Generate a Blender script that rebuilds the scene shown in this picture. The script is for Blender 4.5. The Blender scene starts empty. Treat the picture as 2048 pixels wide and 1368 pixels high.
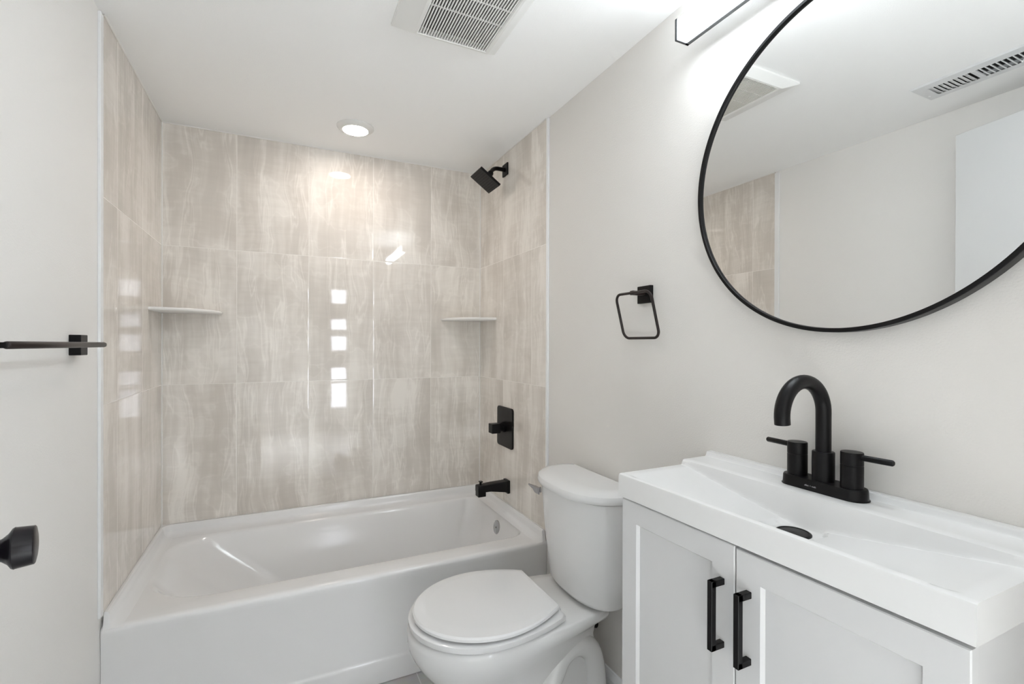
import bpy, bmesh, math, random
from mathutils import Vector, Matrix
random.seed(7)
S = bpy.context.scene
C = S.collection
PI = math.pi

# ------------------------------------------------------------------ camera
CX, CY, CZ = 0.46844, -2.49908, 1.22
F, YAW, PITCH, ROLL = 957.30, 0.443838, -0.002767, 0.002708
W, H = 1.471, 2.171            # alcove width, ceiling height
Z1, Z2, ZT = 1.6435, 1.0412, 0.438   # horizontal tile joints, tub flange
YT = -0.744                    # front edge of the tiled part
YN = -2.45                     # wall with the doorway the camera stands in
fw = Vector((math.sin(YAW), math.cos(YAW), 0)); rt = Vector((math.cos(YAW), -math.sin(YAW), 0)); up = Vector((0, 0, 1))
Fw = fw*math.cos(PITCH) + up*math.sin(PITCH); Up = up*math.cos(PITCH) - fw*math.sin(PITCH)
R2 = rt*math.cos(ROLL) + Up*math.sin(ROLL); U2 = Up*math.cos(ROLL) - rt*math.sin(ROLL)
cam_d = bpy.data.cameras.new('camera'); cam = bpy.data.objects.new('camera', cam_d); C.objects.link(cam)
cam.matrix_world = Matrix(((R2.x, U2.x, -Fw.x, CX), (R2.y, U2.y, -Fw.y, CY), (R2.z, U2.z, -Fw.z, CZ), (0, 0, 0, 1)))
cam_d.sensor_width = 36; cam_d.lens = F/2048*36; cam_d.clip_start = 0.01
cam_d.shift_x = 4.18/2048; cam_d.shift_y = 7.53/2048
S.camera = cam

# ------------------------------------------------------------------ world, exposure, room lights and added hall fill
wd = bpy.data.worlds.new('daylight'); S.world = wd; wd.use_nodes = True
wd.node_tree.nodes['Background'].inputs[0].default_value = (0.86, 0.90, 1.0, 1)
wd.node_tree.nodes['Background'].inputs[1].default_value = 8.0
S.view_settings.view_transform = 'Standard'; S.view_settings.look = 'None'
S.view_settings.gamma = 1; S.view_settings.use_curve_mapping = False
S.view_settings.exposure = 0.86
S.cycles.max_bounces = 14; S.cycles.diffuse_bounces = 12; S.cycles.glossy_bounces = 6   # white rooms are lit mostly by light that has bounced many times
BAR_E = 18.5       # vanity bar diffuser emission
LENS_E = 54.0     # recessed light lens emission
HALL_W = 58.0     # added fill lamp in the hallway, unseen, watts
BATH_W = 0.0

def area(name, loc, rot, sx, sy, watts, col=(1, 1, 1)):
    l = bpy.data.lights.new(name, 'AREA'); l.shape = 'RECTANGLE'; l.size = sx; l.size_y = sy
    l.energy = watts; l.color = col
    o = bpy.data.objects.new(name, l); C.objects.link(o); o.location = loc; o.rotation_euler = rot
    return o
hl = area('hall_fill_light', (0.30, -3.75, 2.38), (0, 0, 0), 1.5, 1.0, HALL_W, (0.92, 0.97, 1.0))
hl.data.spread = math.radians(70)  # added to brighten the bathroom; aimed down for bounce off the hall floor

# ------------------------------------------------------------------ materials
def mat(name, col, rough=0.5, metal=0.0, spec=0.5, coat=0.0, bump=0.0, bscale=200.0, emit=None, es=0.0, mottled=0.0, mscale=3.0):
    m = bpy.data.materials.new(name); m.use_nodes = True
    nt = m.node_tree; b = nt.nodes['Principled BSDF']
    b.inputs['Base Color'].default_value = (*col, 1); b.inputs['Roughness'].default_value = rough
    b.inputs['Metallic'].default_value = metal; b.inputs['Specular IOR Level'].default_value = spec
    b.inputs['Coat Weight'].default_value = coat; b.inputs['Coat Roughness'].default_value = 0.03
    tc = nt.nodes.new('ShaderNodeTexCoord')
    if mottled > 0:
        n = nt.nodes.new('ShaderNodeTexNoise'); n.inputs['Scale'].default_value = mscale; n.inputs['Detail'].default_value = 4
        nt.links.new(tc.outputs['Object'], n.inputs['Vector'])
        mx = nt.nodes.new('ShaderNodeMix'); mx.data_type = 'RGBA'
        mx.inputs[6].default_value = (*[c*(1-mottled) for c in col], 1); mx.inputs[7].default_value = (*[min(1, c*(1+mottled)) for c in col], 1)
        nt.links.new(n.outputs['Fac'], mx.inputs[0]); nt.links.new(mx.outputs[2], b.inputs['Base Color'])
    if bump > 0:
        n = nt.nodes.new('ShaderNodeTexNoise'); n.inputs['Scale'].default_value = bscale; n.inputs['Detail'].default_value = 3
        nt.links.new(tc.outputs['Object'], n.inputs['Vector'])
        bp = nt.nodes.new('ShaderNodeBump'); bp.inputs['Strength'].default_value = bump; bp.inputs['Distance'].default_value = 0.002
        nt.links.new(n.outputs['Fac'], bp.inputs['Height']); nt.links.new(bp.outputs['Normal'], b.inputs['Normal'])
    if emit:
        b.inputs['Emission Color'].default_value = (*emit, 1); b.inputs['Emission Strength'].default_value = es
    return m

def tile_material(name, axis, u0, pitch_u, jt, base_shift=0.0):
    """large glossy onyx-look tiles, 30 x 60 cm upright; axis is the world axis running along the wall"""
    m = bpy.data.materials.new(name); m.use_nodes = True
    nt = m.node_tree; N = nt.nodes; L = nt.links; b = N['Principled BSDF']
    def math_(op, a, b_=None, c=None):
        n = N.new('ShaderNodeMath'); n.operation = op
        for i, v in enumerate((a, b_, c)):
            if v is None: continue
            if isinstance(v, (int, float)): n.inputs[i].default_value = v
            else: L.new(v, n.inputs[i])
        return n.outputs[0]
    tc = N.new('ShaderNodeTexCoord'); sp = N.new('ShaderNodeSeparateXYZ'); L.new(tc.outputs['Object'], sp.inputs[0])
    u = sp.outputs[axis]; z = sp.outputs['Z']
    tu = math_('DIVIDE', math_('SUBTRACT', u, u0), pitch_u); tz = math_('DIVIDE', math_('SUBTRACT', z, Z2), 0.6023)
    iu = math_('FLOOR', tu); iz = math_('FLOOR', tz)
    fu = math_('SUBTRACT', tu, iu); fz = math_('SUBTRACT', tz, iz)
    du = math_('MULTIPLY', math_('MINIMUM', fu, math_('SUBTRACT', 1.0, fu)), pitch_u)
    dz = math_('MULTIPLY', math_('MINIMUM', fz, math_('SUBTRACT', 1.0, fz)), 0.6023)
    dmin = math_('MINIMUM', du, dz)
    joint = math_('LESS_THAN', dmin, jt)
    # every tile its own patch of stone
    cb = N.new('ShaderNodeCombineXYZ'); L.new(iu, cb.inputs[0]); L.new(iz, cb.inputs[1]); cb.inputs[2].default_value = base_shift
    wn = N.new('ShaderNodeTexWhiteNoise'); wn.noise_dimensions = '3D'; L.new(cb.outputs[0], wn.inputs['Vector'])
    sc = N.new('ShaderNodeVectorMath'); sc.operation = 'SCALE'; sc.inputs['Scale'].default_value = 37.0; L.new(wn.outputs['Color'], sc.inputs[0])
    pos = N.new('ShaderNodeCombineXYZ'); L.new(u, pos.inputs[0]); L.new(z, pos.inputs[1])
    ad = N.new('ShaderNodeVectorMath'); ad.operation = 'ADD'; L.new(pos.outputs[0], ad.inputs[0]); L.new(sc.outputs[0], ad.inputs[1])
    # slow wobble of the veins
    wob = N.new('ShaderNodeTexNoise'); wob.inputs['Scale'].default_value = 3.2; wob.inputs['Detail'].default_value = 2; L.new(ad.outputs[0], wob.inputs['Vector'])
    wv = N.new('ShaderNodeVectorMath'); wv.operation = 'SCALE'; wv.inputs['Scale'].default_value = 0.085; L.new(wob.outputs['Color'], wv.inputs[0])
    ad2 = N.new('ShaderNodeVectorMath'); ad2.operation = 'ADD'; L.new(ad.outputs[0], ad2.inputs[0]); L.new(wv.outputs[0], ad2.inputs[1])
    def noise(vec, sx, sz, det, scale, rough=0.55):
        mp = N.new('ShaderNodeMapping'); mp.inputs['Scale'].default_value = (sx, sz, 1); L.new(vec, mp.inputs['Vector'])
        n = N.new('ShaderNodeTexNoise'); n.inputs['Scale'].default_value = scale; n.inputs['Detail'].default_value = det; n.inputs['Roughness'].default_value = rough
        L.new(mp.outputs[0], n.inputs['Vector']); return n.outputs['Fac']
    broad = noise(ad2.outputs[0], 9, 1.0, 3, 1.0)
    fine = noise(ad2.outputs[0], 42, 1.6, 3, 1.0, 0.6)
    cross = noise(ad2.outputs[0], 5, 60, 4, 1.0, 0.6)       # faint brushed lines lying across
    cloud = noise(ad2.outputs[0], 5, 4, 3, 1.0)
    v1 = noise(ad2.outputs[0], 12, 1.1, 3, 1.0, 0.5)
    # thin light veins where a noise passes its middle value
    vein = math_('SUBTRACT', 1.0, math_('MINIMUM', 1.0, math_('MULTIPLY', math_('ABSOLUTE', math_('SUBTRACT', v1, 0.5)), 52.0)))
    vein2 = math_('SUBTRACT', 1.0, math_('MINIMUM', 1.0, math_('MULTIPLY', math_('ABSOLUTE', math_('SUBTRACT', v1, 0.55)), 75.0)))
    vein3 = math_('SUBTRACT', 1.0, math_('MINIMUM', 1.0, math_('MULTIPLY', math_('ABSOLUTE', math_('SUBTRACT', cloud, 0.5)), 50.0)))
    f = math_('ADD', math_('MULTIPLY', broad, 0.66), math_('MULTIPLY', fine, 0.22))
    f = math_('ADD', f, math_('MULTIPLY', cloud, 0.55))
    f = math_('ADD', f, math_('MULTIPLY', cross, 0.15))
    f = math_('ADD', f, math_('MULTIPLY', wn.outputs['Value'], 0.05))
    f = math_('ADD', f, math_('MULTIPLY', vein, 0.12)); f = math_('ADD', f, math_('MULTIPLY', vein2, 0.10)); f = math_('ADD', f, math_('MULTIPLY', vein3, 0.05))
    f = math_('ADD', f, 0.02)
    rp = N.new('ShaderNodeValToRGB'); L.new(f, rp.inputs[0])
    e = rp.color_ramp.elements
    e[0].position = 0.52; e[0].color = TILE_D; e[1].position = 1.12; e[1].color = TILE_L
    e[1].position = 1.0
    mid = rp.color_ramp.elements.new(0.78); mid.color = TILE_M
    mx = N.new('ShaderNodeMix'); mx.data_type = 'RGBA'; L.new(joint, mx.inputs[0]); L.new(rp.outputs[0], mx.inputs[6]); mx.inputs[7].default_value = (0.80, 0.77, 0.73, 1)
    L.new(mx.outputs[2], b.inputs['Base Color'])
    rr = math_('ADD', 0.035, math_('MULTIPLY', joint, 0.5)); L.new(rr, b.inputs['Roughness'])
    b.inputs['Specular IOR Level'].default_value = 0.62
    # tile faces are a touch wavy and their edges roll off at the joints
    wave = N.new('ShaderNodeTexNoise'); wave.inputs['Scale'].default_value = 9.0; wave.inputs['Detail'].default_value = 1; L.new(ad.outputs[0], wave.inputs['Vector'])
    edge = math_('MINIMUM', dmin, 0.004)
    hgt = math_('ADD', math_('MULTIPLY', wave.outputs['Fac'], 0.00012), math_('MULTIPLY', edge, 0.05))
    bp = N.new('ShaderNodeBump'); bp.inputs['Strength'].default_value = 1.0; bp.inputs['Distance'].default_value = 1.0
    L.new(hgt, bp.inputs['Height']); L.new(bp.outputs['Normal'], b.inputs['Normal'])
    return m
TILE_D = (0.54, 0.498, 0.455, 1); TILE_M = (0.65, 0.605, 0.555, 1); TILE_L = (0.82, 0.78, 0.73, 1)

M = {}
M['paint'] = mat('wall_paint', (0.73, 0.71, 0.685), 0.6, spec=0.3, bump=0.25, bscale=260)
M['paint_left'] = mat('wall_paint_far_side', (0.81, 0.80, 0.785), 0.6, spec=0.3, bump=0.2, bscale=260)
M['ceiling'] = mat('ceiling_paint', (0.92, 0.925, 0.925), 0.8, spec=0.2, bump=0.15, bscale=240)
M['trim'] = mat('white_trim', (0.80, 0.81, 0.82), 0.35)
M['acrylic'] = mat('white_acrylic', (0.76, 0.755, 0.755), 0.12, spec=0.5)
M['china'] = mat('vitreous_china', (0.70, 0.70, 0.70), 0.06, spec=0.55)
M['seat'] = mat('seat_plastic', (0.72, 0.72, 0.725), 0.10, spec=0.5)
M['marble'] = mat('cultured_marble', (0.71, 0.71, 0.71), 0.16, spec=0.5)
M['cab'] = mat('cabinet_paint', (0.61, 0.61, 0.615), 0.35, spec=0.4, mottled=0.01, mscale=30)
M['black'] = mat('matte_black', (0.004, 0.0035, 0.004), 0.36, spec=0.22)
M['black_satin'] = mat('satin_black', (0.006, 0.005, 0.007), 0.25, spec=0.35)
M['bronze'] = mat('dark_bronze', (0.016, 0.010, 0.009), 0.35, spec=0.35)
M['chrome'] = mat('chrome', (0.50, 0.50, 0.51), 0.06, metal=1.0)
M['mirror'] = mat('mirror_glass', (0.81, 0.81, 0.80), 0.0, metal=1.0)
M['plastic'] = mat('fan_plastic', (0.76, 0.76, 0.745), 0.4)
M['dark'] = mat('void_shade', (0.008, 0.007, 0.006), 0.8)  # near-black colour for the shade inside the fan and register
M['regmetal'] = mat('register_enamel', (0.70, 0.71, 0.72), 0.35)
M['damper'] = mat('damper_metal', (0.30, 0.31, 0.32), 0.4)
M['shelf'] = mat('shelf_marble', (0.80, 0.79, 0.77), 0.12)
M['bar'] = mat('bar_diffuser', (0.9, 0.9, 0.9), 0.4, emit=(0.88, 0.95, 1.0), es=BAR_E)
M['lens'] = mat('downlight_lens', (0.9, 0.9, 0.9), 0.4, emit=(1.0, 0.91, 0.83), es=LENS_E)
M['fixture'] = mat('fixture_black', (0.03, 0.034, 0.038), 0.25, spec=0.6)
M['door'] = mat('door_paint', (0.76, 0.775, 0.79), 0.35)
M['caulk'] = mat('caulk', (0.80, 0.79, 0.77), 0.4)
M['letter'] = mat('letter_grey', (0.45, 0.45, 0.46), 0.4)
M['hallwall'] = mat('hall_paint', (0.66, 0.65, 0.63), 0.7)
M['hallfloor'] = mat('hall_floor', (0.80, 0.79, 0.78), 0.6)
M['gap_shade'] = mat('painted_gap_shade', (0.015, 0.015, 0.015), 0.8)  # near-black colour standing in for shade in the cabinet gaps
M['tile_back'] = tile_material('onyx_tile_back', 'X', 0.2815, 0.3020, 0.0010, 1.0)
M['tile_left'] = tile_material('onyx_tile_left', 'Y', -0.0075, 0.3010, 0.0010, 5.0)
M['tile_right'] = tile_material('onyx_tile_right', 'Y', -0.0110, 0.3010, 0.0010, 9.0)
def floor_material():
    m = mat('floor_tile', (0.34, 0.335, 0.33), 0.35); nt = m.node_tree; b = nt.nodes['Principled BSDF']
    tc = nt.nodes.new('ShaderNodeTexCoord'); br = nt.nodes.new('ShaderNodeTexBrick')
    mp = nt.nodes.new('ShaderNodeMapping'); mp.inputs['Rotation'].default_value = (0, 0, PI/2); mp.inputs['Location'].default_value = (0.02, 0.88, 0)
    nt.links.new(tc.outputs['Object'], mp.inputs['Vector']); nt.links.new(mp.outputs[0], br.inputs['Vector'])
    br.inputs['Scale'].default_value = 1.0; br.inputs['Brick Width'].default_value = 0.6; br.inputs['Row Height'].default_value = 0.3
    br.inputs['Mortar Size'].default_value = 0.002
    br.inputs['Color1'].default_value = (0.60, 0.595, 0.585, 1); br.inputs['Color2'].default_value = (0.56, 0.555, 0.545, 1); br.inputs['Mortar'].default_value = (0.80, 0.79, 0.78, 1)
    n = nt.nodes.new('ShaderNodeTexNoise'); n.inputs['Scale'].default_value = 18; n.inputs['Detail'].default_value = 6
    nt.links.new(tc.outputs['Object'], n.inputs['Vector'])
    mx = nt.nodes.new('ShaderNodeMix'); mx.data_type = 'RGBA'; mx.blend_type = 'MULTIPLY'; mx.inputs[0].default_value = 0.35
    nt.links.new(br.outputs['Color'], mx.inputs[6]); nt.links.new(n.outputs['Color'], mx.inputs[7]); nt.links.new(mx.outputs[2], b.inputs['Base Color'])
    return m
M['floor'] = floor_material()

# ------------------------------------------------------------------ mesh helpers
def obj(name, bm, m, parent=None, smooth=None, label=None):
    me = bpy.data.meshes.new(name); bmesh.ops.recalc_face_normals(bm, faces=bm.faces[:]) if bm.faces else None
    bm.to_mesh(me); bm.free()
    o = bpy.data.objects.new(name, me); C.objects.link(o)
    if m: me.materials.append(m)
    if smooth is not None:
        for p in me.polygons: p.use_smooth = True
        if smooth < 179: me.set_sharp_from_angle(angle=math.radians(smooth))
    if parent:
        o.parent = parent; loc = Vector((0, 0, 0)); q = parent
        while q: loc += q.location; q = q.parent
        for v in me.vertices: v.co -= loc
    if label: o['label'] = label
    return o
def thing(name, label, cat, loc=(0, 0, 0), group=None):
    o = bpy.data.objects.new(name, None); C.objects.link(o); o.location = loc; o.empty_display_size = 0.05
    o['label'] = label; o['category'] = cat
    if group: o['group'] = group
    return o
def tag(o, label, cat, group=None):
    o['label'] = label; o['category'] = cat
    if group: o['group'] = group
    return o
def structure(name, bm, m, parent=None, smooth=None):
    o = obj(name, bm, m, parent, smooth); o['kind'] = 'structure'; return o
def box(x0, x1, y0, y1, z0, z1, bev=0.0, seg=2, bm=None, rot=None, piv=None):
    bm2 = bmesh.new(); bmesh.ops.create_cube(bm2, size=1)
    for v in bm2.verts:
        v.co = Vector(((v.co.x+.5)*(x1-x0)+x0, (v.co.y+.5)*(y1-y0)+y0, (v.co.z+.5)*(z1-z0)+z0))
    if bev > 0: bmesh.ops.bevel(bm2, geom=bm2.edges[:], offset=bev, segments=seg, affect='EDGES', profile=0.5, clamp_overlap=True)
    if rot: bmesh.ops.transform(bm2, matrix=Matrix.Translation(piv) @ rot @ Matrix.Translation(-Vector(piv)), verts=bm2.verts)
    if bm is None: return bm2
    return merge(bm, bm2)
def merge(bm, bm2):
    t = bpy.data.meshes.new('t'); bm2.to_mesh(t); bm2.free(); bm.from_mesh(t); bpy.data.meshes.remove(t); return bm
def loft(loops, cap0=True, cap1=True, closed=True, bm=None):
    bm2 = bmesh.new(); rings = [[bm2.verts.new(p) for p in lp] for lp in loops]; n = len(loops[0])
    for a, b in zip(rings[:-1], rings[1:]):
        for i in range(n if closed else n-1):
            j = (i+1) % n
            try: bm2.faces.new((a[i], a[j], b[j], b[i]))
            except ValueError: pass
    if cap0: bm2.faces.new(rings[0][::-1])
    if cap1: bm2.faces.new(rings[-1])
    return bm2 if bm is None else merge(bm, bm2)
def fan_cap(bm, ring, centre):
    c = bm.verts.new(centre)
    for i in range(len(ring)): bm.faces.new((ring[i], ring[(i+1) % len(ring)], c))
def lathe(profile, origin, axis=(0, 0, 1), n=48, bm=None):
    """profile: (radius, distance along axis)"""
    ax = Vector(axis).normalized(); t = Vector((1, 0, 0)) if abs(ax.x) < .9 else Vector((0, 1, 0))
    a = ax.cross(t).normalized(); b = ax.cross(a)
    loops = [[Vector(origin) + ax*h + (a*math.cos(2*PI*i/n) + b*math.sin(2*PI*i/n))*max(r, 1e-5) for i in range(n)] for r, h in profile]
    return loft(loops, bm=bm)
def tube(path, r, n=16, bm=None, closed=False):
    P = [Vector(p) for p in path]; loops = []; prev = None; k = len(P)
    rr = r if isinstance(r, (list, tuple)) else [r]*k
    for i in range(k):
        if closed: d = (P[(i+1) % k] - P[i-1]).normalized()
        else: d = (P[min(i+1, k-1)] - P[max(i-1, 0)]).normalized()
        if prev is None:
            t = Vector((0, 0, 1)) if abs(d.z) < .9 else Vector((0, 1, 0)); a = d.cross(t).normalized()
        else: a = (prev - d*prev.dot(d)).normalized()
        b = d.cross(a); prev = a
        loops.append([P[i] + (a*math.cos(2*PI*j/n) + b*math.sin(2*PI*j/n))*rr[i] for j in range(n)])
    if closed: loops.append(loops[0])
    bm2 = loft(loops, cap0=not closed, cap1=not closed)
    if closed: bmesh.ops.remove_doubles(bm2, verts=bm2.verts, dist=1e-6)
    return bm2 if bm is None else merge(bm, bm2)
def rrect(x0, x1, y0, y1, r, n=10):
    """rounded rectangle, r = one radius or four (x1y1, x0y1, x0y0, x1y0)"""
    rs = r if isinstance(r, (tuple, list)) else (r,)*4
    out = []
    for (cx, cy, a0), q in zip(((x1, y1, 0), (x0, y1, PI/2), (x0, y0, PI), (x1, y0, 1.5*PI)), rs):
        sx = -1 if cx == x1 else 1; sy = -1 if cy == y1 else 1
        for i in range(n+1):
            a = a0 + PI/2*i/n; out.append((cx + sx*q + q*math.cos(a), cy + sy*q + q*math.sin(a)))
    return out
def arc(c, r, a0, a1, n, u, v):
    c = Vector(c); u = Vector(u); v = Vector(v)
    return [c + (u*math.cos(a0+(a1-a0)*i/n) + v*math.sin(a0+(a1-a0)*i/n))*r for i in range(n+1)]

# ------------------------------------------------------------------ the room
structure('floor', box(-0.006, W+0.006, -4.65, 0, -0.05, 0), M['floor'])
structure('ceiling', box(-0.12, W+0.12, YN-0.11, 0.12, H, H+0.1), M['ceiling'])
wb = structure('wall_back', box(-0.12, W+0.12, 0, 0.12, -0.05, H), M['tile_back'])
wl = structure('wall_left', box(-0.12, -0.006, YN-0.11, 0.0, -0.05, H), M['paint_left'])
structure('tile_panel', box(-0.006, 0, YT, 0, ZT-0.01, H), M['tile_left'], wl)
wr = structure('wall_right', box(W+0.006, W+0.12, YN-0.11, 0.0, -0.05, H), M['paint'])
structure('tile_panel', box(W, W+0.006, YT, 0, ZT-0.01, H), M['tile_right'], wr)
# near wall with the doorway
DX0, DX1, DZ = 0.285, 1.19, 2.06
bm = box(-0.12, DX0, YN-0.11, YN, -0.05, H); box(DX1, W+0.12, YN-0.11, YN, -0.05, H, bm=bm); box(DX0, DX1, YN-0.11, YN, DZ, H, bm=bm)
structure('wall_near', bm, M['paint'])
# white edge trims where the tile stops, and the caulk lines
structure('trim_1', box(-0.006, 0.0015, YT-0.024, YT, ZT-0.004, H-0.006, 0.0012), M['trim'])
structure('trim_2', box(W-0.0015, W+0.006, YT-0.015, YT, ZT-0.004, H-0.002, 0.0012), M['trim'])
structure('trim_3', tube([(0.0015, -0.0015, ZT), (0.0015, -0.0015, H)], 0.0030, 8), M['caulk'])
structure('trim_4', tube([(W-0.0015, -0.0015, ZT), (W-0.0015, -0.0015, H)], 0.0026, 8), M['caulk'])
structure('trim_5', tube([(0.0, -0.0012, H), (W, -0.0012, H)], 0.0032, 8), M['caulk'])
structure('trim_6', tube([(0.0012, 0, H), (0.0012, YT, H)], 0.0032, 8), M['caulk'])
structure('trim_7', tube([(W-0.0012, 0, H), (W-0.0012, YT, H)], 0.0028, 8), M['caulk'])
def baseboard(name, y0, y1, x, s):
    prof = [(0, 0), (0.012, 0), (0.012, 0.095), (0.008, 0.108), (0.004, 0.118), (0, 0.12)]
    loops = [[(x + s*d, y, z) for d, z in prof] for y in (y0, y1)]
    structure(name, loft(loops), M['trim'])
baseboard('baseboard_right', -2.45, -0.765, W+0.006, -1)
baseboard('baseboard_left', -2.45, -0.765, -0.006, 1)

# hallway behind the camera, seen only in reflections
HX0, HX1, HY0, HY1, HH = -0.9, 1.9, -4.65, YN-0.11, 2.4
structure('wall_hall_left', box(HX0-0.1, HX0, HY0-0.1, HY1, -0.05, HH), M['hallwall'])
structure('wall_hall_right', box(HX1, HX1+0.1, HY0-0.1, HY1, -0.05, HH), M['hallwall'])
structure('ceiling_hall', box(HX0-0.1, HX1+0.1, HY0-0.1, HY1, HH, HH+0.1), M['ceiling'])
structure('floor_hall', box(HX0-0.1, HX1+0.1, HY0-0.1, HY1, -0.12, -0.0501), M['hallfloor'])
bm = box(HX0-0.1, -0.12, HY1, HY1+0.05, -0.05, HH); box(W+0.12, HX1+0.1, HY1, HY1+0.05, -0.05, HH, bm=bm); box(-0.12, W+0.12, HY1, HY1+0.05, H+0.1, HH, bm=bm)
structure('wall_hall_near', bm, M['hallwall'])
wins = [(1.09, 1.295)]
bm = box(HX0-0.1, wins[0][0], HY0-0.1, HY0, -0.05, HH); box(wins[0][1], HX1+0.1, HY0-0.1, HY0, -0.05, HH, bm=bm)
for a, b in wins: box(a, b, HY0-0.1, HY0, -0.05, 0.32, bm=bm); box(a, b, HY0-0.1, HY0, 1.99, HH, bm=bm)
structure('wall_hall_back', bm, M['hallwall'])
for k, (a, b) in enumerate(wins):
    bm = bmesh.new()
    for z0, z1 in ((0.66, 0.70), (0.88, 1.13), (1.33, 1.42), (1.57, 1.79)): box(a-0.002, b+0.002, HY0-0.06, HY0-0.03, z0, z1, bm=bm)
    structure('window_%d' % (k+1), bm, M['hallwall'])

# ------------------------------------------------------------------ door against the left wall
DA = math.radians(13); DP = Vector((0.072, -1.555, 0))      # free edge of the open door, swung 13 degrees short of square
DU = Vector((math.sin(DA), -math.cos(DA), 0)); DN = Vector((math.cos(DA), math.sin(DA), 0))
def door_space(b):      # x = along the leaf towards the hinge, y = out of its face, z = up
    for v in b.verts: v.co = DP + DU*v.co.x + DN*v.co.y + Vector((0, 0, v.co.z))
    return b
dr = thing('door', 'white slab door swung open in front of the left wall, seen in the mirror', 'door', (0.072, -1.555, 0.012))
obj('leaf', door_space(box(0, 0.900, -0.035, 0, 0.012, 2.041, 0.002, 1)), M['door'], dr)
kn = obj('door_knob', lathe([(0.031, 0), (0.031, 0.006), (0.026, 0.010), (0.0115, 0.013), (0.0115, 0.024), (0.0125, 0.030), (0.0155, 0.037), (0.021, 0.043), (0.0268, 0.0466), (0.0282, 0.0490), (0.0278, 0.0500), (0.0262, 0.0688), (0.0250, 0.0698), (0.018, 0.0712), (0.009, 0.0722), (0.0, 0.0726)],
         DP + DU*0.066 + Vector((0, 0, 0.9365)), DN, 64), M['black_satin'], dr, 40)
obj('latch_plate', door_space(box(-0.0015, 0.0002, -0.028, -0.007, 0.915, 0.973, 0.0004, 1)), M['black'], dr)

# ------------------------------------------------------------------ towel bar on the left wall
tb = thing('towel_bar', 'thin dark towel bar on the left wall with a square bracket', 'towel bar', (0, -1.19, 1.2165))
obj('rod', tube([(0.058, -0.953, 1.2165), (0.058, -0.956, 1.2165), (0.058, -1.43, 1.2165), (0.058, -1.433, 1.2165)], [0.003, 0.0065, 0.0065, 0.003], 20), M['bronze'], tb, 60)
for y in (-0.972, -1.452):
    bk = obj('bracket', box(-0.006, 0.018, y, y+0.046, 1.190, 1.241, 0.0015), M['black'], tb)
    obj('post', box(0.018, 0.060, y+0.017, y+0.030, 1.2115, 1.2215, 0.001), M['black'], bk)

# ------------------------------------------------------------------ corner shelves
def shelf(name, label, cx, sx, z):
    r = 0.228; n = 28; t = 0.014
    def ring(rr, zz, off):
        pts = [(cx, 0.0, zz)]
        for i in range(n+1):
            a = PI/2*i/n; pts.append((cx + sx*max(0, rr*math.cos(a)), -rr*math.sin(a), zz))
        return pts
    bm = loft([ring(r-0.006, z, 0), ring(r-0.001, z+0.003, 0), ring(r, z+t/2, 0), ring(r-0.001, z+t-0.003, 0), ring(r-0.005, z+t, 0)])
    return tag(obj(name, bm, M['shelf'], None, 50), label, 'shelf')
shelf('corner_shelf', 'white quarter-round corner shelf in the left back corner of the shower', 0.0, 1, 1.350)
shelf('corner_shelf', 'white quarter-round corner shelf in the right back corner below the shower head', W, -1, 1.346)

# ------------------------------------------------------------------ bathtub
tub = thing('bathtub', 'white alcove bathtub set between three tiled walls', 'bathtub', (W/2, -0.375, 0))
RIM = 0.395
e = 0.001
outer = lambda y0, z, r=0.012: [(x, y, z) for x, y in rrect(-0.0055, W+0.0055, y0, -e, r, 10)]
def basin(x0, x1, y0, y1, r, z): return [(x, y, z) for x, y in rrect(x0, x1, y0, y1, r, 10)]
loops = [outer(-0.752, 0.002, 0.002), outer(-0.752, 0.076, 0.002), outer(-0.749, 0.084, 0.002), outer(-0.746, 0.092, 0.002), outer(-0.746, 0.30, 0.002), outer(-0.750, 0.365, 0.004),
         outer(-0.753, RIM-0.014, 0.006), outer(-0.7505, RIM-0.005, 0.007), outer(-0.743, RIM, 0.008), outer(-0.731, RIM+0.0005, 0.012)]
bas = [(0.045, 1.434, -0.658, -0.062, (0.075, 0.17, 0.22, 0.075), RIM-0.001), (0.052, 1.430, -0.652, -0.068, (0.075, 0.17, 0.22, 0.075), RIM-0.003),
       (0.060, 1.427, -0.646, -0.074, (0.075, 0.17, 0.22, 0.075), RIM-0.009), (0.068, 1.425, -0.642, -0.078, (0.075, 0.175, 0.22, 0.075), RIM-0.018)]
N_ = 9
for i in range(1, N_+1):
    t = i/N_
    x0 = 0.075 + (0.42-0.075)*t**1.15; x1 = 1.424 - 0.075*t**1.3; y0 = -0.640 + 0.075*t; y1 = -0.080 - 0.075*t
    bas.append((x0, x1, y0, y1, (0.08+0.02*t, 0.17-0.03*t, 0.20-0.06*t, 0.08+0.02*t), (RIM-0.018) - (RIM-0.018-0.105)*t))
x0, x1, y0, y1, r, z = bas[-1]
bas += [(x0+0.012, x1-0.008, y0+0.010, y1-0.010, 0.10, 0.088), (x0+0.035, x1-0.025, y0+0.028, y1-0.028, 0.09, 0.077), (x0+0.075, x1-0.055, y0+0.06, y1-0.06, 0.08, 0.073)]
loops += [basin(*q) for q in bas]
obj('tub_shell', loft(loops, cap0=True, cap1=True), M['acrylic'], tub, 50)
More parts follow.
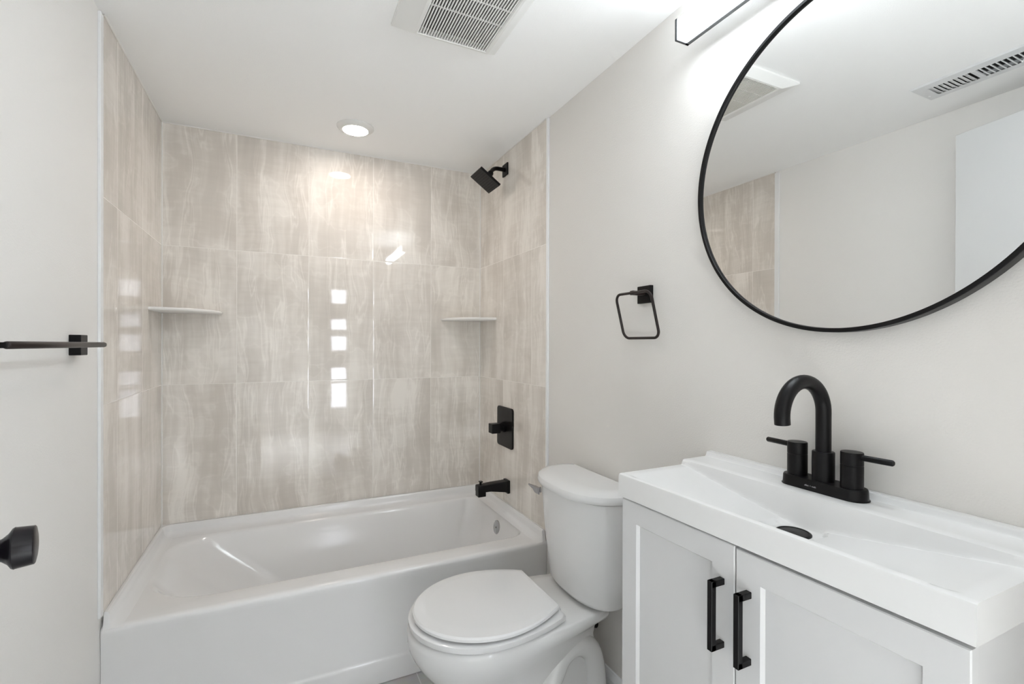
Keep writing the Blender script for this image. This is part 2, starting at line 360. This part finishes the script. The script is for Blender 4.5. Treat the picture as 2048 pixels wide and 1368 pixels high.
# raised tiling flange that runs along the three walls
prof = [(0.0, 0.3955), (0.0, ZT), (0.007, ZT+0.0005), (0.011, ZT-0.003), (0.0135, ZT-0.012), (0.0160, 0.412), (0.020, 0.4035), (0.028, 0.3985), (0.042, 0.3962), (0.050, 0.3945)]
def flange_path(d):
    r = max(0.003, 0.045-d); x0, x1, y1 = e+d, W-e-d, -e-d; out = [(x0, -0.741)]
    for i in range(9): a = PI - PI/2*i/8; out.append((x0+r+r*math.cos(a), y1-r+r*math.sin(a)))
    for i in range(9): a = PI/2 - PI/2*i/8; out.append((x1-r+r*math.cos(a), y1-r+r*math.sin(a)))
    out.append((x1, -0.741)); return out
rows = [[(x, y, z) for x, y in flange_path(d)] for d, z in prof]
# behind the rounded inner corner the flange still reaches the wall
rows = [[(e, -0.741, 0.39)] + [(e, -e, 0.39)]*9 + [(W-e, -e, 0.39)]*9 + [(W-e, -0.741, 0.39)], [(e, -0.741, ZT)] + [(e, -e, ZT)]*9 + [(W-e, -e, ZT)]*9 + [(W-e, -0.741, ZT)]] + rows[1:]
rows = [[(r[0][0], -0.7505, min(r[0][2], 0.392))] + [(r[0][0], -0.738, r[0][2])] + r[1:-1] + [(r[-1][0], -0.738, r[-1][2])] + [(r[-1][0], -0.7505, min(r[-1][2], 0.392))] for r in rows]
bm = bmesh.new(); R_ = [[bm.verts.new(p) for p in r] for r in rows]
for a, b in zip(R_[:-1], R_[1:]):
    for i in range(len(a)-1): bm.faces.new((a[i], a[i+1], b[i+1], b[i]))
bm.faces.new([r[0] for r in R_]); bm.faces.new([r[-1] for r in R_][::-1])
bmesh.ops.remove_doubles(bm, verts=bm.verts, dist=1e-5)
obj('flange', bm, M['acrylic'], tub, 40)
ov = obj('overflow_plate', lathe([(0.034, 0), (0.035, 0.003), (0.034, 0.007), (0.031, 0.009), (0.0, 0.0095)], (1.4215, -0.362, 0.325), (-1, 0, 0.14), 40), M['chrome'], tub, 40, 'round chrome overflow plate')
obj('screw', lathe([(0.004, 0), (0.004, 0.001), (0.0, 0.0015)], Vector((1.4215, -0.362, 0.325)) + Vector((-1, 0, 0.14)).normalized()*0.0092, (-1, 0, 0.14), 16), M['black'], ov)

# ------------------------------------------------------------------ shower fittings on the right tiled wall
sh = thing('wall_shower', 'square matte black shower head on a bent arm high on the right tiled wall', 'shower head', (W, -0.36, 2.085))
SY = -0.340
obj('escutcheon', box(W-0.008, W, SY-0.030, SY+0.030, 2.056, 2.116, 0.003), M['black'], sh)
th = math.radians(55)                       # tilt of the face
ed = Vector((math.sin(th), 0, -math.cos(th))); nd = Vector((-math.cos(th), 0, -math.sin(th)))   # along the plate, spray direction
hc = Vector((1.345, SY-0.028, 2.003))       # centre of the face
ball = hc - nd*0.034
p0 = Vector((W-0.006, SY, 2.086)); p1 = Vector((W-0.045, SY, 2.086)); p2 = Vector((1.397, ball.y*0.5+SY*0.5, 2.072))
bez = []
for i in range(15):
    t = i/14; a = Vector((1.425, SY, 2.086)); q = Vector((1.395, SY-0.006, 2.082)); c = ball - nd*0.022
    bez.append(a*(1-t)**2 + q*2*t*(1-t) + c*t*t)
obj('arm', tube([p0] + bez, 0.0100, 20), M['black'], sh, 60)
obj('swivel', lathe([(0.0135, 0), (0.0145, 0.003), (0.0145, 0.014), (0.012, 0.018), (0.017, 0.026), (0.018, 0.036), (0.016, 0.044)], ball - nd*0.024, nd, 28), M['black'], sh, 40)
rot = Matrix((( 0, ed.x, nd.x), (1, ed.y, nd.y), (0, ed.z, nd.z))).to_4x4()
def plate(hx, hy, z0, z1, bev):
    b = box(-hx, hx, -hy, hy, z0, z1, bev); bmesh.ops.transform(b, matrix=Matrix.Translation(hc) @ rot, verts=b.verts); return b
hd = obj('shower_head', plate(0.066, 0.060, -0.012, 0.0, 0.002), M['black'], sh)
bm = bmesh.new()
for i in range(9):
    for j in range(9):
        cc = hc + Vector((0, 1, 0))*(i-4)*0.0125 + ed*(j-4)*0.0115
        lathe([(0.0022, 0), (0.0016, 0.0016), (0.0, 0.0018)], cc, nd, 8, bm=bm)
nz = obj('nozzle', bm, M['black_satin'], hd); nz['kind'] = 'stuff'

vt = thing('shower_valve', 'matte black rectangular valve plate with a square lever knob on the right tiled wall', 'shower valve', (W, -0.347, 0.81))
def face_plate_x(x0, x1, y0, y1, z0, z1, r, bev=0.002):
    a = rrect(y0, y1, z0, z1, r, 8); c = rrect(y0+bev, y1-bev, z0+bev, z1-bev, max(r-bev, .0005), 8)
    return loft([[(x0, p, q) for p, q in a], [(x1+bev, p, q) for p, q in a], [(x1, p, q) for p, q in c]])
obj('plate', face_plate_x(W, W-0.009, -0.436, -0.258, 0.712, 0.909, 0.016), M['black'], vt, 40)
obj('stem', lathe([(0.027, 0), (0.027, 0.012), (0.0225, 0.014), (0.0225, 0.022), (0.019, 0.023), (0.019, 0.030), (0.0165, 0.031), (0.0165, 0.042)], (W-0.008, -0.347, 0.812), (-1, 0, 0), 40), M['black'], vt, 40)
obj('handle', box(1.386, 1.432, -0.371, -0.325, 0.786, 0.832, 0.0025), M['black'], vt)

sp = thing('tub_spout', 'square matte black tub spout with a diverter pull above the bathtub rim', 'spout', (W, -0.37, 0.52))
ys = -0.372
def sec(x, hw, z0, z1, r=0.004): return [(x, p, q) for p, q in rrect(ys-hw, ys+hw, z0, z1, r, 4)]
bm = loft([sec(W, 0.0255, 0.494, 0.556), sec(W-0.004, 0.0265, 0.493, 0.557), sec(W-0.012, 0.0265, 0.493, 0.557), sec(W-0.014, 0.024, 0.500, 0.553), sec(1.372, 0.022, 0.514, 0.551), sec(1.345, 0.0215, 0.514, 0.549), sec(1.310, 0.021, 0.514, 0.547), sec(1.307, 0.0195, 0.516, 0.545)])
obj('body', bm, M['black'], sp, 35)
obj('outlet', box(1.3075, 1.347, ys-0.0205, ys+0.0205, 0.4935, 0.522, 0.003), M['black'], sp)
dv = obj('diverter', lathe([(0.006, 0), (0.006, 0.016)], (1.326, ys, 0.544), (0, 0, 1), 20), M['black'], sp, 40)
obj('knob', box(1.319, 1.335, ys-0.010, ys+0.010, 0.560, 0.5655, 0.0015), M['black'], dv)

# ------------------------------------------------------------------ ceiling fixtures
dl = thing('recessed_light', 'round white recessed ceiling light glowing above the bathtub', 'ceiling light', (0.757, -0.31, H))
obj('trim_ring', lathe([(0.078, 0), (0.078, 0.003), (0.075, 0.006), (0.066, 0.012), (0.056, 0.016), (0.0535, 0.016), (0.0535, 0.012)], (0.757, -0.308, H), (0, 0, -1), 64), M['plastic'], dl, 40)
obj('lens', lathe([(0.0533, 0.0145), (0.050, 0.0158), (0.0, 0.0165)], (0.757, -0.308, H), (0, 0, -1), 64), M['lens'], dl, 60)

FX0, FX1, FY0, FY1 = 0.758, 1.093, -1.383, -1.063
fan = thing('exhaust_fan', 'square white exhaust fan cover with fine slats on the ceiling', 'exhaust fan', ((FX0+FX1)/2, (FY0+FY1)/2, H))
GX0, GX1, GY0, GY1 = 0.832, 1.046, -1.350, -1.098
zl = H-0.026
def rect(x0, x1, y0, y1, z): return [(x0, y0, z), (x1, y0, z), (x1, y1, z), (x0, y1, z)]
bm = bmesh.new()
rr = [rect(FX0, FX1, FY0, FY1, H), rect(FX0, FX1, FY0, FY1, H-0.006), rect(FX0+0.004, FX1-0.004, FY0+0.003, FY1-0.003, H-0.009),
      rect(GX0-0.012, GX1+0.012, GY0-0.010, GY1+0.010, zl-0.001), rect(GX0-0.004, GX1+0.004, GY0-0.003, GY1+0.003, zl-0.002), rect(GX0, GX1, GY0, GY1, zl), rect(GX0, GX1, GY0, GY1, zl+0.012)]
V = [[bm.verts.new(p) for p in r] for r in rr]
for a, b in zip(V[:-1], V[1:]):
    for i in range(4): bm.faces.new((a[i], a[(i+1) % 4], b[(i+1) % 4], b[i]))
obj('cover', bm, M['plastic'], fan)
obj('housing_shade', box(GX0, GX1, GY0, GY1, H-0.006, H-0.002), M['dark'], fan)  # dark plate painted in as the shade behind the slats
ns = 26
for i in range(ns):
    x = GX0 + (GX1-GX0)*(i+0.5)/ns
    obj('slat', box(x-0.0018, x+0.0021, GY0-0.001, GY1+0.001, zl-0.001, zl+0.003), M['plastic'], fan)
for y in (-1.142-0.085, -1.142-0.085*2+0.02):
    obj('crossbar', box(GX0-0.001, GX1+0.001, y-0.0013, y+0.0013, zl-0.0005, zl+0.003), M['plastic'], fan)

rg = thing('air_register', 'white steel air register with louvres on the ceiling, visible in the mirror', 'air vent', (0.265, -1.70, H))
RX0, RX1, RY0, RY1 = 0.185, 0.338, -1.862, -1.523
bm = bmesh.new()
rr = [rect(RX0, RX1, RY0, RY1, H), rect(RX0+0.004, RX1-0.004, RY0+0.004, RY1-0.004, H-0.006), rect(0.2235, 0.3005, RY0+0.042, RY1-0.042, H-0.008)]
V = [[bm.verts.new(p) for p in r] for r in rr]
for a, b in zip(V[:-1], V[1:]):
    for i in range(4): bm.faces.new((a[i], a[(i+1) % 4], b[(i+1) % 4], b[i]))
ym = (RY0+RY1)/2
box(0.2235, 0.3005, ym-0.007, ym+0.007, H-0.009, H-0.004, bm=bm)
obj('face', bm, M['regmetal'], rg)
obj('duct_shade', box(0.2235, 0.3005, RY0+0.042, RY1-0.042, H-0.0022, H-0.0005), M['dark'], rg)  # thin dark sheet standing in for the shade above the louvres
for k in range(8):
    y = RY1-0.050-k*0.0138
    obj('louvre', box(0.2235, 0.3005, y-0.0062, y+0.0062, H-0.0062, H-0.0050, rot=Matrix.Rotation(math.radians(18), 4, 'X'), piv=(0.26, y, H-0.0056)), M['regmetal'], rg)
for k in range(8):
    y = ym-0.016-k*0.0138
    obj('louvre', box(0.2235, 0.3005, y-0.0016, y+0.0016, H-0.0085, H-0.0030, rot=Matrix.Rotation(math.radians(-20), 4, 'X'), piv=(0.26, y, H-0.0056)), M['regmetal'], rg)
obj('damper', box(0.2240, 0.250, RY0+0.043, ym-0.008, H-0.0040, H-0.0025), M['damper'], rg)
obj('lever', tube([(0.262, -1.812, H-0.006), (0.262, -1.806, H-0.018), (0.262, -1.800, H-0.022)], 0.0024, 8), M['regmetal'], rg)
for y in (RY1-0.017, RY0+0.017): obj('screw', lathe([(0.0045, 0), (0.0035, 0.002), (0, 0.0028)], (0.232, y, H-0.0060), (0, 0, -1), 16), M['regmetal'], rg)

# ------------------------------------------------------------------ vanity light bar
LY0, LY1 = -2.262, -1.562; LZ0, LZ1 = 2.006, 2.060; LXF, LXB = 1.386, 1.424
vl = thing('vanity_light', 'long glowing light bar with a thin dark frame above the round mirror', 'wall light', (W, -1.912, 2.03))
obj('wall_plate', box(LXB+0.004, W+0.006, -2.00, -1.82, 2.008, 2.056, 0.002), M['fixture'], vl)
obj('back_rail', box(LXB-0.006, LXB+0.005, LY0, LY1, LZ0-0.001, LZ1+0.001), M['fixture'], vl)
for a, b in ((LY1-0.006, LY1+0.001), (LY0-0.001, LY0+0.006)): obj('end_cap', box(LXF-0.0015, LXB+0.005, a, b, LZ0-0.001, LZ1+0.001, 0.0004, 1), M['fixture'], vl)
obj('diffuser', box(LXF, LXB-0.006, LY0+0.006, LY1-0.006, LZ0, LZ1, 0.0015, 1), M['bar'], vl)

# ------------------------------------------------------------------ round mirror
MY, MZ, MR = -1.9276, 1.597, 0.3435
mi = thing('mirror', 'large round wall mirror with a thin black metal frame', 'mirror', (W, MY, MZ))
XB = W+0.006
obj('frame', lathe([(MR-0.001, 0.001), (MR+0.0075, 0.001), (MR+0.008, 0.002), (MR+0.008, 0.0255), (MR+0.007, 0.0265), (MR+0.0005, 0.0265), (MR, 0.0255), (MR-0.001, 0.020), (MR-0.001, 0.001)], (XB, MY, MZ), (-1, 0, 0), 192), M['black'], mi, 40)
# the lathe above closes its ends with flat caps, so open it again
fr = bpy.data.objects['frame'].data
b = bmesh.new(); b.from_mesh(fr); bmesh.ops.delete(b, geom=[f for f in b.faces if len(f.verts) > 10], context='FACES'); bmesh.ops.remove_doubles(b, verts=b.verts, dist=1e-6); b.to_mesh(fr); b.free()
obj('mirror_glass', lathe([(MR-0.0005, 0.012), (MR-0.0005, 0.020)], (XB, MY, MZ), (-1, 0, 0), 192), M['mirror'], mi)

# ------------------------------------------------------------------ towel ring
tr = thing('towel_ring', 'square black towel ring on the wall between the toilet and the mirror', 'towel ring', (W, -1.353, 1.373))
obj('wall_plate', box(W-0.006, W+0.006, -1.383, -1.324, 1.347, 1.400, 0.0015), M['black'], tr)
obj('post', box(1.418, W-0.005, -1.3605, -1.3455, 1.3700, 1.3830, 0.0015), M['bronze'], tr)
hw = 0.0795; c0 = Vector((1.421, -1.353, 1.3765)); dn = Vector((0.036, 0, -0.136)); rc = 0.024
L_ = dn.length; dnn = dn.normalized(); yv = Vector((0, -1, 0)); pts = []
for (sy, sd, a0) in ((1, 0, -PI/2), (1, 1, 0), (-1, 1, PI/2), (-1, 0, PI)):
    cc = c0 + yv*sy*(hw-rc) + dnn*(L_-rc if sd else rc)
    for i in range(9):
        a = a0 + PI/2*i/8; pts.append(cc + yv*math.cos(a)*rc + dnn*math.sin(a)*rc)
obj('ring', tube(pts, 0.0042, 14, closed=True), M['bronze'], tr, 60)

# ------------------------------------------------------------------ toilet
TY = -1.130
toi = thing('toilet', 'white two-piece toilet with closed lid beside the bathtub', 'toilet', (1.15, TY, 0))
def egg(xf, xb, hw, hb, z, n=28, xm=None, pf=2.0):
    """plan outline: elliptical nose at xf, widest at xm, straight back of half width hb at xb"""
    if xm is None: xm = xf + hw*1.18
    pts = []
    for i in range(n+1):                       # nose, from far side round to near side
        a = PI/2 + PI*i/n; pts.append((xm + (xm-xf)*math.copysign(abs(math.cos(a))**(2/pf), math.cos(a)), TY + hw*math.copysign(abs(math.sin(a))**(2/pf), math.sin(a)), z))
    for i in range(1, 9):                      # near flank to the back corner
        t = i/8; s = t*t*(3-2*t); pts.append((xm + (xb-xm)*t, TY - (hw + (hb-hw)*t**1.9), z))
    for i in range(0, 8):
        t = 1-i/8; pts.append((xm + (xb-xm)*t, TY + (hw + (hb-hw)*t**1.9), z))
    return pts
loops = [egg(0.935, 1.425, 0.098, 0.100, 0.0), egg(0.933, 1.427, 0.100, 0.102, 0.012), egg(0.942, 1.420, 0.090, 0.090, 0.03), egg(0.935, 1.412, 0.086, 0.084, 0.09), egg(0.918, 1.405, 0.092, 0.080, 0.15),
         egg(0.888, 1.400, 0.110, 0.078, 0.20), egg(0.857, 1.392, 0.134, 0.078, 0.245), egg(0.829, 1.385, 0.155, 0.080, 0.280), egg(0.811, 1.385, 0.170, 0.088, 0.310), egg(0.801, 1.392, 0.179, 0.108, 0.334),
         egg(0.7985, 1.402, 0.183, 0.128, 0.350), egg(0.7985, 1.406, 0.184, 0.134, 0.364), egg(0.799, 1.406, 0.183, 0.134, 0.378), egg(0.806, 1.400, 0.177, 0.128, 0.385), egg(0.86, 1.385, 0.13, 0.10, 0.386)]
bowl = obj('bowl', loft(loops), M['china'], toi, 60)
# trapway moulded into the pedestal sides
for s in (-1, 1):
    path = [(0.985, TY+s*0.060, 0.275), (1.035, TY+s*0.074, 0.215), (1.075, TY+s*0.080, 0.150), (1.105, TY+s*0.083, 0.105), (1.150, TY+s*0.085, 0.095), (1.195, TY+s*0.086, 0.130), (1.225, TY+s*0.087, 0.190),
            (1.262, TY+s*0.082, 0.245), (1.318, TY+s*0.078, 0.262), (1.372, TY+s*0.076, 0.230), (1.392, TY+s*0.076, 0.160), (1.395, TY+s*0.078, 0.085), (1.393, TY+s*0.080, 0.012)]
    P = [Vector(p) for p in path]; sm = []
    for i in range(len(P)-1):
        a, b_, c, d = P[max(i-1, 0)], P[i], P[i+1], P[min(i+2, len(P)-1)]
        for k in range(5):
            t = k/5; sm.append(0.5*((2*b_) + (c-a)*t + (2*a-5*b_+4*c-d)*t*t + (3*b_-a-3*c+d)*t**3))
    sm.append(P[-1])
    obj('trapway', tube(sm, 0.036, 20), M['china'], toi, 60)
# tank
def dshape(xf, xb, hw, hwb, z, n=36, yc=None):
    yc = TY-0.012 if yc is None else yc; pts = []; xm = xb - 0.052
    for i in range(n+1):
        a = PI/2 + PI*i/n; ca, sa = math.cos(a), math.sin(a)
        pts.append((xm + (xm-xf)*math.copysign(abs(ca)**0.92, ca), yc + hw*math.copysign(abs(sa)**0.80, sa), z))
    for i in range(1, 7):
        t = i/6; pts.append((xm + (xb-xm)*math.sin(t*PI/2), yc - (hwb + (hw-hwb)*math.cos(t*PI/2)), z))
    for i in range(6, 0, -1):
        t = i/6; pts.append((xm + (xb-xm)*math.sin(t*PI/2), yc + (hwb + (hw-hwb)*math.cos(t*PI/2)), z))
    return pts
tk = obj('tank', loft([dshape(1.335, 1.450, 0.150, 0.12, 0.394), dshape(1.318, 1.455, 0.168, 0.14, 0.400), dshape(1.312, 1.457, 0.172, 0.145, 0.412), dshape(1.300, 1.457, 0.181, 0.15, 0.50), dshape(1.288, 1.457, 0.192, 0.16, 0.62), dshape(1.279, 1.457, 0.201, 0.165, 0.734)]), M['china'], toi, 50)
obj('tank_lid', loft([dshape(1.285, 1.458, 0.190, 0.155, 0.7345), dshape(1.285, 1.458, 0.190, 0.155, 0.7375), dshape(1.266, 1.464, 0.209, 0.167, 0.7380), dshape(1.264, 1.464, 0.211, 0.168, 0.741), dshape(1.263, 1.464, 0.212, 0.169, 0.752), dshape(1.267, 1.463, 0.209, 0.167, 0.761), dshape(1.280, 1.461, 0.200, 0.162, 0.768), dshape(1.305, 1.457, 0.184, 0.154, 0.7725), dshape(1.335, 1.450, 0.160, 0.140, 0.7725)]), M['china'], toi, 30)
obj('tank_bolt_pad', box(1.345, 1.40, TY-0.06, TY+0.06, 0.384, 0.396), M['china'], toi)
# flush lever on the front face near the tub
fl = obj('flush_lever', lathe([(0.010, 0), (0.010, 0.006), (0.006, 0.010)], (1.302, -1.005, 0.702), (-1, 0.15, 0), 20), M['chrome'], toi, 40, 'chrome flush lever')
obj('lever_arm', loft([[(1.292 + dx, -1.003 + t*0.0 + dy, 0.704 + dz) for dx, dz in ((0, -.016), (-.006, -.014), (-.008, .008), (0, .010))] for t, dy in ((0, -0.012), (0, 0.0), (0, 0.012))]
                       + [[(1.287 + dx, -0.978, 0.706 + dz) for dx, dz in ((0, -.006), (-.004, -.005), (-.005, .007), (0, .008))], [(1.281 + dx, -0.955, 0.711 + dz) for dx, dz in ((0, -.002), (-.002, -.002), (-.003, .002), (0, .003))]]), M['chrome'], fl, 40)
# seat ring and lid
def slab(args_lo, args_hi, z0, z1, rnd):
    pass
ys_ = TY
def seat_loop(xf, xb, hw, hb, z): return egg(xf, xb, hw, hb, z, 32, xf + 0.218)
obj('seat_ring', loft([seat_loop(0.835, 1.208, 0.160, 0.112, 0.3905), seat_loop(0.804, 1.236, 0.194, 0.146, 0.3910), seat_loop(0.802, 1.238, 0.196, 0.148, 0.3930), seat_loop(0.802, 1.238, 0.196, 0.148, 0.407), seat_loop(0.806, 1.236, 0.190, 0.142, 0.4095), seat_loop(0.83, 1.22, 0.165, 0.12, 0.4095)]), M['seat'], toi, 50)
obj('seat_lid', loft([seat_loop(0.850, 1.195, 0.156, 0.092, 0.4165), seat_loop(0.816, 1.226, 0.190, 0.124, 0.4168), seat_loop(0.814, 1.228, 0.192, 0.126, 0.4185), seat_loop(0.814, 1.228, 0.192, 0.126, 0.4255), seat_loop(0.819, 1.226, 0.188, 0.124, 0.430), seat_loop(0.848, 1.216, 0.162, 0.112, 0.4330), seat_loop(0.856, 1.212, 0.155, 0.108, 0.4335)]), M['seat'], toi, 25)
for s in (-1, 1): obj('hinge', box(1.215, 1.250, TY+s*0.082-0.020, TY+s*0.082+0.020, 0.384, 0.405, 0.004), M['seat'], toi)
sv = thing('supply_valve', 'dark supply stop valve low on the wall behind the toilet', 'valve', (W, -1.085, 0.235))
obj('escutcheon', lathe([(0.026, 0), (0.024, 0.004), (0.010, 0.007), (0.010, 0.02)], (W+0.006, -1.085, 0.235), (-1, 0, 0), 24), M['bronze'], sv, 40)
obj('valve_body', lathe([(0.008, 0), (0.008, 0.024)], (W-0.012, -1.085, 0.235), (0, 0, 1), 16), M['bronze'], sv, 40)

# ------------------------------------------------------------------ vanity cabinet, top, faucet
# plan corners of the top: front edge runs very slightly out of parallel with the wall
FFx, FNx = 1.178, 1.197; YF, YNr = -1.600, -2.231
def fx(y): t = (YF-y)/(YF-YNr); return FFx + (FNx-FFx)*t     # x of the slab's front face at y
van = thing('vanity_cabinet', 'white two-door shaker vanity cabinet under the sink top', 'cabinet', (1.33, -1.915, 0))
cy0, cy1 = -2.224, -1.604
def skew(b):      # move a mesh built for a straight front onto the slightly skewed front line
    for v in b.verts: v.co.x += fx(v.co.y) - 1.1875
    return b
CF = 1.195
body = skew(box(CF+0.020, W-0.022, cy0+0.001, cy1-0.001, 0.10, 0.8685, 0.001, 1)); 
obj('carcass', body, M['cab'], van)
obj('toe_kick', skew(box(CF+0.070, W-0.03, cy0+0.01, cy1-0.01, 0.0, 0.10)), M['cab'], van)
obj('gap_shade_strip', skew(box(CF+0.017, CF+0.0202, cy0+0.004, cy1-0.004, 0.104, 0.8688)), M['gap_shade'], van)  # dark strip added so the gaps around the doors read as shaded
def door_panel(y0, y1, z0, z1):
    x0, x1 = CF, CF+0.018; st = 0.047; b = bmesh.new()
    bev = 0.0045
    rr = [[(x1, y0, z0), (x1, y1, z0), (x1, y1, z1), (x1, y0, z1)], [(x0+0.0015, y0, z0), (x0+0.0015, y1, z0), (x0+0.0015, y1, z1), (x0+0.0015, y0, z1)],
          [(x0, y0+.0015, z0+.0015), (x0, y1-.0015, z0+.0015), (x0, y1-.0015, z1-.0015), (x0, y0+.0015, z1-.0015)],
          [(x0, y0+st, z0+st), (x0, y1-st, z0+st), (x0, y1-st, z1-st), (x0, y0+st, z1-st)],
          [(x0+0.007, y0+st+bev, z0+st+bev), (x0+0.007, y1-st-bev, z0+st+bev), (x0+0.007, y1-st-bev, z1-st-bev), (x0+0.007, y0+st+bev, z1-st-bev)]]
    return skew(loft(rr, bm=None))
ymid = -1.905
for (a, b_, hy, lab) in ((ymid+0.0014, cy1, ymid+0.027, None), (cy0, ymid-0.0014, ymid-0.027, None)):
    ztop = 0.8630 if b_ == cy1 else 0.8600
    d = obj('cabinet_door', door_panel(a, b_, 0.108, ztop), M['cab'], van)
    hx = fx(hy)-1.1875+CF
    z0, z1 = 0.670, 0.796; hw_ = 0.0055
    bm = box(hx-0.032, hx-0.021, hy-hw_, hy+hw_, z0, z1, 0.0008, 1)
    box(hx-0.0315, hx+0.0005, hy-hw_, hy+hw_, z1-0.0115, z1, 0.0008, 1, bm=bm); box(hx-0.0315, hx+0.0005, hy-hw_, hy+hw_, z0, z0+0.0115, 0.0008, 1, bm=bm)
    obj('handle', bm, M['black'], d, None, 'black square bar pull')

top = thing('sink_top', 'white moulded sink top with a sloping wedge basin on the vanity', 'sink', (1.33, -1.915, 0.87))
ZS, ZB, ZD, ZLIP = 0.920, 0.869, 0.933, 0.945
XR = 1.379; XL = 1.461
def zbasin(x, y, xf):
    yc = (YF+YNr)/2; v = abs((y-yc)/((YF-YNr)/2 - 0.020)); v = min(v, 1.0)
    zl = ZS - 0.0465*(1-v)**0.95 if v < 1 else ZS
    dd_ = math.hypot(x-1.320, y+1.927)
    if dd_ < 0.05: zl = min(zl, 0.8723 + max(0, dd_-0.034)*0.2)
    zb = ZD - 2.9*(XR-x) if x < XR else 9
    zf = ZS - 2.2*(x-(xf+0.013))
    k = 0.006
    def smax(a, b): h = max(k*1.5-abs(a-b), 0)/(k*1.5); return max(a, b) + h*h*k*0.375
    return min(smax(smax(zl, zb), zf), ZS if x < XR-0.010 else ZD)
ny, nx = 110, 70
bm = bmesh.new(); rows = []
for j in range(ny+1):
    y = YF + (YNr-YF)*j/ny; xf = fx(y); row = []
    inner = YF-0.018 > y > YNr+0.018
    # front face, rim, basin, deck, lip
    ys2 = y
    pr = [(xf+0.003, ZB), (xf+0.0, ZB+0.003), (xf, ZS-0.005), (xf+0.0015, ZS-0.0015), (xf+0.005, ZS), (xf+0.012, ZS)]
    for i in range(1, nx):
        x = xf+0.013 + (XR-xf-0.013)*i/nx
        z = zbasin(x, y, xf)
        if not inner:
            z = ZS if x < XR-0.006 else ZS + (ZD-ZS)*(x-(XR-0.006))/0.006
        pr.append((x, z))
    pr += [(XR, ZD-0.0015), (XR+0.003, ZD), (XR+0.02, ZD), (XL-0.006, ZD+0.0005), (XL-0.003, ZD+0.003), (XL-0.001, ZLIP-0.003), (XL+0.001, ZLIP), (W+0.0055, ZLIP+0.001), (W+0.0055, ZB)]
    pr = pr[2:-1]
    rows.append(([bm.verts.new((x, y, z)) for x, z in pr], [bm.verts.new((x, y, ZB)) for x, z in pr]))
for (a, a2), (b_, b2) in zip(rows[:-1], rows[1:]):
    for i in range(len(a)-1): bm.faces.new((a[i], a[i+1], b_[i+1], b_[i])); bm.faces.new((a2[i], b2[i], b2[i+1], a2[i+1]))
    bm.faces.new((a[0], b_[0], b2[0], a2[0])); bm.faces.new((a[-1], a2[-1], b2[-1], b_[-1]))
for a, a2 in (rows[0], rows[-1]):
    for i in range(len(a)-1): bm.faces.new((a[i], a2[i], a2[i+1], a[i+1]))
bmesh.ops.remove_doubles(bm, verts=bm.verts, dist=1e-6)
obj('basin', bm, M['marble'], top, 38)
dc = Vector((1.322, -1.926, 0.8720))
drn = obj('drain', lathe([(0.030, 0), (0.030, 0.002), (0.028, 0.0035), (0.026, 0.0035), (0.0255, 0.0025), (0.0, 0.0045)], dc, (0, 0, 1), 48), M['black'], top, 40, 'black drain stopper')

fc = thing('faucet', 'matte black two-handle centerset faucet with a high arched spout', 'faucet', (1.437, -1.914, ZD))
FXc, FYc = 1.4310, -1.9135
def stad(hl, hw, z, n=14):
    pts = []
    for i in range(n+1): a = PI*i/n; pts.append((FXc + hw*math.cos(a), FYc + (hl-hw) + hw*math.sin(a), z))
    for i in range(n+1): a = PI + PI*i/n; pts.append((FXc + hw*math.cos(a), FYc - (hl-hw) + hw*math.sin(a), z))
    return pts
bp_ = obj('base_plate', loft([stad(0.0815, 0.0250, ZD+0.0006), stad(0.0815, 0.0250, ZD+0.002), stad(0.0795, 0.0247, ZD+0.0025), stad(0.0785, 0.0245, ZD+0.019), stad(0.0770, 0.0230, ZD+0.0215)]), M['black'], fc, 30)
# small maker's lettering printed on the front of the base plate
cu = bpy.data.curves.new('lettering', 'FONT'); cu.body = 'allen + roth'; cu.size = 0.0048; cu.extrude = 0.0001; cu.align_x = 'CENTER'
to = bpy.data.objects.new('lettering_tmp', cu); C.objects.link(to)
dg = bpy.context.evaluated_depsgraph_get(); me = bpy.data.meshes.new_from_object(to.evaluated_get(dg)); bpy.data.objects.remove(to)
lt = bpy.data.objects.new('lettering', me); C.objects.link(lt); me.materials.append(M['letter'])
mt = Matrix(((0, 0, -1, FXc-0.0250), (-1, 0, 0, FYc+0.010), (0, 1, 0, ZD+0.0085), (0, 0, 0, 1)))
me.transform(mt); lt.parent = bp_
for v in me.vertices: v.co -= fc.location
ht = ZD+0.0215
obj('spout_collar', lathe([(0.0195, 0), (0.0195, 0.0565), (0.0185, 0.0580), (0.0135, 0.0580)], (FXc, FYc, ht-0.001), (0, 0, 1), 40), M['black'], fc, 40)
ra = 0.062; zc = 1.088; r_ = 0.0136
path = [(FXc, FYc, ht+0.04), (FXc, FYc, ht+0.07), (FXc, FYc, zc-0.02)] + arc((FXc-ra, FYc, zc), ra, 0, PI*1.05, 30, (1, 0, 0), (0, 0, 1))
last = Vector(path[-1]); dd = (last - Vector(path[-2])).normalized(); path.append(last + dd*0.006)
obj('spout', tube(path, r_, 28), M['black'], fc, 60)
for s in (1, -1):
    hy = FYc + s*0.0525
    hb = obj('handle', lathe([(0.0185, 0), (0.0185, 0.042), (0.0178, 0.0425), (0.0178, 0.0435), (0.0185, 0.044), (0.0185, 0.066), (0.0178, 0.0675), (0.0, 0.068)], (FXc, hy, ht-0.001), (0, 0, 1), 40), M['black'], fc, 30)
    y0 = hy + s*0.015; y1 = hy + s*0.068; zz = ht+0.0585
    obj('lever', tube([(FXc, y0, zz), (FXc, y1-s*0.002, zz+0.001), (FXc, y1, zz+0.001)], [0.0055, 0.0055, 0.0040], 20), M['black'], hb, 40)
